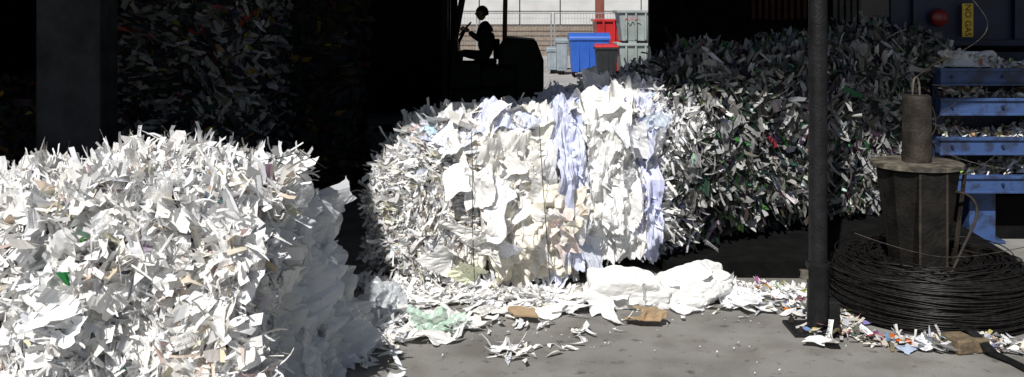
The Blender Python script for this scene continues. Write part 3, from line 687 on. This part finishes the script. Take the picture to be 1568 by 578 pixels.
boxes('forks',[(-1.2,-1.13,FY-.35,FY+.35,.2,.6),(-2.2,-1.13,FY-.3,FY-.18,.15,.2),(-2.2,-1.13,FY+.18,FY+.3,.15,.2)],M_fk,g,.006)
for x_ in (-.8,.2):
    for sy in (-.62,.62):
        lathe('wheel',[(0,-.1),(.18,-.1),(.2,-.08),(.3,-.1),(.34,-.06),(.34,.06),(.3,.1),(.2,.08),(.18,.1),(0,.1)],(x_,FY+sy,.34),M_sooty,g,28,axis='y')
# driver
M_cloth=mat('dark_workwear',(.02,.024,.035),(.012,.012,.02),.9,scale=20,spec=.1)
M_skin=mat('skin',(.30,.18,.12),(.25,.15,.10),.55,scale=10)
M_hair=mat('dark_hair',(.03,.02,.015),(.015,.01,.01),.7,scale=60)
dr=grp('forklift_driver')
def skin(name,pts,edges,rad,m,root=0,sub=2):
    me=bpy.data.meshes.new(name); me.from_pydata(pts,edges,[]); me.materials.append(m)
    o=link(bpy.data.objects.new(name,me),dr)
    s=o.modifiers.new('skin','SKIN'); s.use_smooth_shade=True
    for i,r in enumerate(rad):
        sv=me.skin_vertices[0].data[i]; sv.radius=(r,r) if not isinstance(r,tuple) else r; sv.use_root=(i==root)
    u=o.modifiers.new('sub','SUBSURF'); u.levels=sub; u.render_levels=sub
    return o
hx=-.42
P_=[(hx,FY,1.36),(hx+.01,FY,1.52),(hx-.01,FY,1.72),(hx-.03,FY,1.83),(hx-.04,FY,1.92)]
E_=[(0,1),(1,2),(2,3),(3,4)]; R_=[(.13,.17),(.12,.15),(.13,.17),(.09,.11),.058]
for s in (-1,1):
    b0=len(P_)
    P_+=[(hx-.02,FY+s*.19,1.79),(hx-.10,FY+s*.23,1.60),(hx-.28,FY+s*.17,1.74)]; R_+=[.062,.05,.034]
    E_+=[(3,b0),(b0,b0+1),(b0+1,b0+2)]
    b1=len(P_)
    P_+=[(hx-.02,FY+s*.10,1.34),(hx-.42,FY+s*.13,1.40),(hx-.46,FY+s*.13,.98),(hx-.58,FY+s*.13,.93)]; R_+=[.09,.065,.042,.04]
    E_+=[(0,b1),(b1,b1+1),(b1+1,b1+2),(b1+2,b1+3)]
skin('clothed_body',P_,E_,R_,M_cloth)
for s in (-1,1):
    w=Vector((hx-.28,FY+s*.17,1.74)); k=Vector((hx-.36,FY+s*.165,1.80))
    skin('palm',[w[:],((w+k)/2)[:],k[:]],[(0,1),(1,2)],[.026,(.022,.036),(.018,.036)],M_skin,0,2)
    for f,(oy,ln) in enumerate(((-.030,.07),(-.011,.078),(.010,.073),(.029,.06))):
        a=k+Vector((.01,oy,-.005)); skin('finger_%d'%f,[a[:],(a+Vector((-.45,0,.35))*ln)[:],(a+Vector((-.8,0,-.1))*ln)[:],(a+Vector((-.6,0,-.5))*ln)[:]],[(0,1),(1,2),(2,3)],[.009,.009,.008,.007],M_skin,0,1)
    a=w+Vector((-.03,-s*.03,.01)); skin('thumb',[a[:],(a+Vector((-.03,-s*.025,.01)))[:],(a+Vector((-.06,-s*.03,.0)))[:]],[(0,1),(1,2)],[.011,.010,.008],M_skin,0,1)
bm=bmesh.new(); bmesh.ops.create_icosphere(bm,subdivisions=4,radius=1)
hc=Vector((hx-.07,FY,2.04))
for w in bm.verts:
    x_,y_,z_=w.co; sx=.098; sy_=.076; sz=.118
    if z_<0: sx*=1-.18*(-z_); sy_*=1-.35*(-z_)
    X=x_*sx; Y_=y_*sy_; Zz=z_*sz
    if z_<-.3 and x_>0: X*=.75
    if x_<0:
        X-=.024*math.exp(-((Y_/.013)**2+((Zz+.012)/.018)**2))
        X-=.008*math.exp(-((Y_/.025)**2+((Zz+.052)/.012)**2))
        X-=.012*math.exp(-((Y_/.03)**2+((Zz+.098)/.02)**2))
        for s in (-1,1): X+=.010*math.exp(-(((Y_-s*.032)/.016)**2+((Zz-.012)/.012)**2))
    w.co=(X+hc.x,Y_+hc.y,Zz+hc.z)
me=bpy.data.meshes.new('head'); bm.to_mesh(me); bm.free(); me.materials.append(M_skin)
for pl in me.polygons: pl.use_smooth=True
link(bpy.data.objects.new('head',me),dr)
bm=bmesh.new(); bmesh.ops.create_icosphere(bm,subdivisions=4,radius=1)
for w in list(bm.verts):
    if w.co.z<.25 and w.co.x<-.1 or w.co.z<-.35: bm.verts.remove(w)
for w in bm.verts: w.co=(w.co.x*.108+hc.x+.004,w.co.y*.084+hc.y,w.co.z*.126+hc.z+.002)
me=bpy.data.meshes.new('hair'); bm.to_mesh(me); bm.free(); me.materials.append(M_hair); link(bpy.data.objects.new('hair',me),dr)
for s in (-1,1):
    lathe('ear',[(0,-.010),(.014,-.007),(.017,.003),(.008,.008)],(hc.x+.01,hc.y+s*.076,hc.z-.005),M_skin,dr,14,axis='y')
    lathe('eye',[(0,-.010),(.007,-.007),(.010,0),(0,.010)],(hc.x-.078,hc.y+s*.031,hc.z+.012),M_rim,dr,12)

# ------------------------------------------------------------ yard behind the warehouse
M_panel=mat('pale_wall_panel',(.56,.56,.55),(.48,.48,.47),.7,scale=1.5)
M_brick=mat('brown_plinth',(.27,.21,.16),(.18,.14,.11),.85,scale=6)
M_joint=mat('panel_joint',(.15,.15,.15),(.11,.11,.11),.8)
M_glass=mat('window_glass',(.05,.06,.07),(.03,.035,.04),.15,scale=2)
g=grp('industrial_building')
boxes('plinth',[(-20,25,45,45.5,0,1.4)],M_brick,g,0)
pl=[]
for i in range(24):
    for j in range(6): pl.append((-19.97+i*1.85,-18.17+i*1.85,44.92,45.4,1.42+j*.62,2.00+j*.62))
boxes('wall_panel',pl,M_panel,g,.01)
boxes('wall_core',[(-20,25,45.1,50,1.4,6)],M_joint,g,0)
boxes('plinth_course',[(-20,25,44.96,44.995,.25+.22*i,.42+.22*i) for i in range(5)],M_brick,g,.005)
boxes('window',[(-17.9+i*3.7,-16.5+i*3.7,44.88,44.915,2.75,3.9) for i in range(11)],M_glass,g,.005)
M_yard=mat('pale_yard_concrete',(.38,.37,.35),(.28,.27,.26),.9,scale=1.2)
meshnp('yard_pavement',[(-30,20.6,.004),(30,20.6,.004),(30,44.9,.004),(-30,44.9,.004)],[(0,1,2,3)],M_yard)
M_rust=mat('rust_red_column',(.22,.07,.045),(.15,.05,.03),.7,scale=4)
g=grp('steel_column'); boxes('flanges',[(2.95,3.25,34.6,34.63,0,6),(2.95,3.25,34.9,34.93,0,6)],M_rust,g,.004); boxes('web',[(3.08,3.12,34.63,34.9,0,6)],M_rust,g,0); boxes('foot',[(2.85,3.35,34.5,35.03,0,.04)],M_rust,g,.004)
g=grp('mesh_fence')
bx=[]
for k in range(4):
    x0=-3.6+k*2.5
    bx+=[(x0,x0+.05,33,33.05,.05,2.0),(x0+2.39,x0+2.44,33,33.05,.05,2.0),(x0+.05,x0+2.39,33,33.03,1.96,2.0),(x0+.05,x0+2.39,33,33.03,.1,.14)]
    bx+=[(x0+.1*i,x0+.1*i+.009,33.01,33.019,.14,1.96) for i in range(1,24)]
    bx+=[(x0+.05,x0+2.39,33.020,33.028,.3+.25*i,.309+.25*i) for i in range(7)]
boxes('fence_panels',bx,M_galv,g,0)
boxes('fence_foot',[(-3.7+2.5*k,-3.35+2.5*k,32.7,33.35,0.005,.14) for k in range(5)],M_foot,g,.02)
def wheelie(name,x0,x1,y0,y1,h,mb,ml,taper=.06,wr=.1,lidh=.07,curve=False):
    g=grp(name); z0=wr*1.6
    v=[(x0+taper,y0+taper,z0),(x1-taper,y0+taper,z0),(x1-taper,y1-taper,z0),(x0+taper,y1-taper,z0),(x0,y0,h),(x1,y0,h),(x1,y1,h),(x0,y1,h)]
    o=meshnp('body',v,CF,mb,g); b=o.modifiers.new('b','BEVEL'); b.width=.03; b.segments=3
    boxes('rim',[(x0-.03,x1+.03,y0-.03,y1+.03,h-.07,h-.01)],mb,g,.012)
    if curve:
        n=10; vv=[]
        for i in range(n+1):
            a=math.pi*i/n; yy=(y0+y1)/2-math.cos(a)*(y1-y0)/2*1.04; zz=h+math.sin(a)*lidh
            vv+=[(x0-.02,yy,zz),(x1+.02,yy,zz)]
        q=[(2*i,2*i+1,2*i+3,2*i+2) for i in range(n)]
        me=bpy.data.meshes.new('lid'); me.from_pydata(vv,[],q+[tuple(range(0,2*n+2,2)),tuple(range(2*n+1,0,-2))]); me.materials.append(ml); link(bpy.data.objects.new('lid',me),g)
    else:
        v=[(x0-.03,y0-.05,h),(x1+.03,y0-.05,h),(x1+.03,y1+.03,h),(x0-.03,y1+.03,h),(x0+.01,y0,h+lidh*.6),(x1-.01,y0,h+lidh*.6),(x1-.01,y1,h+lidh),(x0+.01,y1,h+lidh)]
        o=meshnp('lid',v,CF,ml,g); b=o.modifiers.new('b','BEVEL'); b.width=.012; b.segments=2
    w=x1-x0
    boxes('ribs',[(x0+taper+w*f,x0+taper+w*f+.03,y0-.0,y0+.05,z0+.1,h-.1) for f in (.15,.4,.65)],mb,g,.006)
    for xx in (x0+.14,x1-.14):
        for yy in (y0+.14,y1-.14): lathe('wheel',[(0,-.025),(wr,-.025),(wr,.025),(0,.025)],(xx,yy,wr+.005),M_sooty,g,18,axis='x')
    return g
M_bb=mat('blue_bin_plastic',(.03,.12,.50),(.025,.10,.42),.4,scale=4)
M_db=mat('dark_bin_plastic',(.02,.023,.026),(.014,.016,.018),.5,scale=4)
M_gb=mat('grey_bin_plastic',(.30,.35,.38),(.22,.26,.28),.5,scale=4)
wheelie('blue_waste_bin',1.78,3.0,30.2,31.2,1.22,M_bb,M_bb,.08,.1,.16,True)
wheelie('wheelie_bin',2.45,3.10,28.7,29.3,1.0,M_db,M_red,.07,.1,.09)
wheelie('grey_waste_bin',1.42,1.8,31.5,32.2,1.1,M_gb,M_gb,.03,.08,.08)
wheelie('grey_waste_bin',1.15,1.5,32.0,32.5,.8,M_gb,M_gb,.03,.08,.08)
M_cont=mat('pale_green_container',(.33,.38,.37),(.24,.28,.27),.6,scale=2.5)
g=grp('stacked_metal_container')
for z0 in (.1,1.12):
    v=[(3.42,30.5,z0),(4.6,30.5,z0),(4.6,31.6,z0),(3.42,31.6,z0),(3.3,30.4,z0+.95),(4.7,30.4,z0+.95),(4.7,31.7,z0+.95),(3.3,31.7,z0+.95)]
    o=meshnp('tub',v,CF,M_cont,g); o.modifiers.new('b','BEVEL').width=.02
    boxes('rim',[(3.24,4.76,30.34,31.76,z0+.88,z0+.96)],M_cont,g,.01)
    boxes('ribs',[(3.5+.3*i,3.55+.3*i,30.33,30.45,z0+.05,z0+.87) for i in range(4)],M_cont,g,.008)
    boxes('pockets',[(3.6,3.85,30.36,30.5,z0-.09,z0+.0),(4.2,4.45,30.36,30.5,z0-.09,z0)],M_cont,g,.01)
M_gr=mat('graffiti_paint',(.5,.15,.2),(.4,.1,.15),.6)
tube('graffiti',[(3.45,30.31,1.75),(3.55,30.31,1.88),(3.6,30.31,1.72),(3.7,30.31,1.9),(3.75,30.31,1.75),(3.88,30.31,1.85),(3.95,30.31,1.78)],.012,M_gr,g)
g=grp('red_skip_container')
v=[(2.9,32.2,.1),(4.6,32.2,.1),(4.6,33.6,.1),(2.9,33.6,.1),(2.75,32.1,1.75),(4.8,32.1,1.75),(4.8,33.7,1.75),(2.75,33.7,1.75)]
o=meshnp('tub',v,CF,M_red,g); boxes('rim',[(2.7,4.85,32.04,33.76,1.7,1.78)],M_red,g,.01); boxes('ribs',[(2.95+.35*i,3.02+.35*i,32.03,32.15,.3,1.7) for i in range(5)],M_red,g,.01)
boxes('skids',[(2.95,3.1,32.2,33.6,0.005,.1),(4.4,4.55,32.2,33.6,0.005,.1)],M_red,g,.01)

# ------------------------------------------------------------ light, sky, camera
d=Vector((*SD,-1)).normalized()
sun=bpy.data.lights.new('sun','SUN'); sun.energy=5; sun.angle=math.radians(.5); sun.color=(1,.97,.93)
so=bpy.data.objects.new('sun',sun); COL.objects.link(so); so.rotation_euler=d.to_track_quat('-Z','Y').to_euler()
w=bpy.data.worlds.new('World'); scene.world=w; w.use_nodes=True
n=w.node_tree.nodes; l=w.node_tree.links
sky=n.new('ShaderNodeTexSky'); sky.sky_type='NISHITA'; sky.sun_disc=False
sky.sun_elevation=math.atan2(1,math.hypot(*SD)); sky.sun_rotation=math.atan2(-SD[0],-SD[1])%(2*math.pi)
l.new(sky.outputs[0],n['Background'].inputs[0]); n['Background'].inputs[1].default_value=.05
cam=bpy.data.cameras.new('camera'); co=bpy.data.objects.new('camera',cam); COL.objects.link(co)
co.location=(0,0,2.1); co.rotation_euler=(math.radians(90),0,0)
cam.sensor_width=36; cam.lens=36*1506/1568; cam.shift_y=-274/1568; cam.clip_end=2000
scene.camera=co
scene.view_settings.view_transform='Standard'; scene.view_settings.look='None'; scene.view_settings.exposure=0
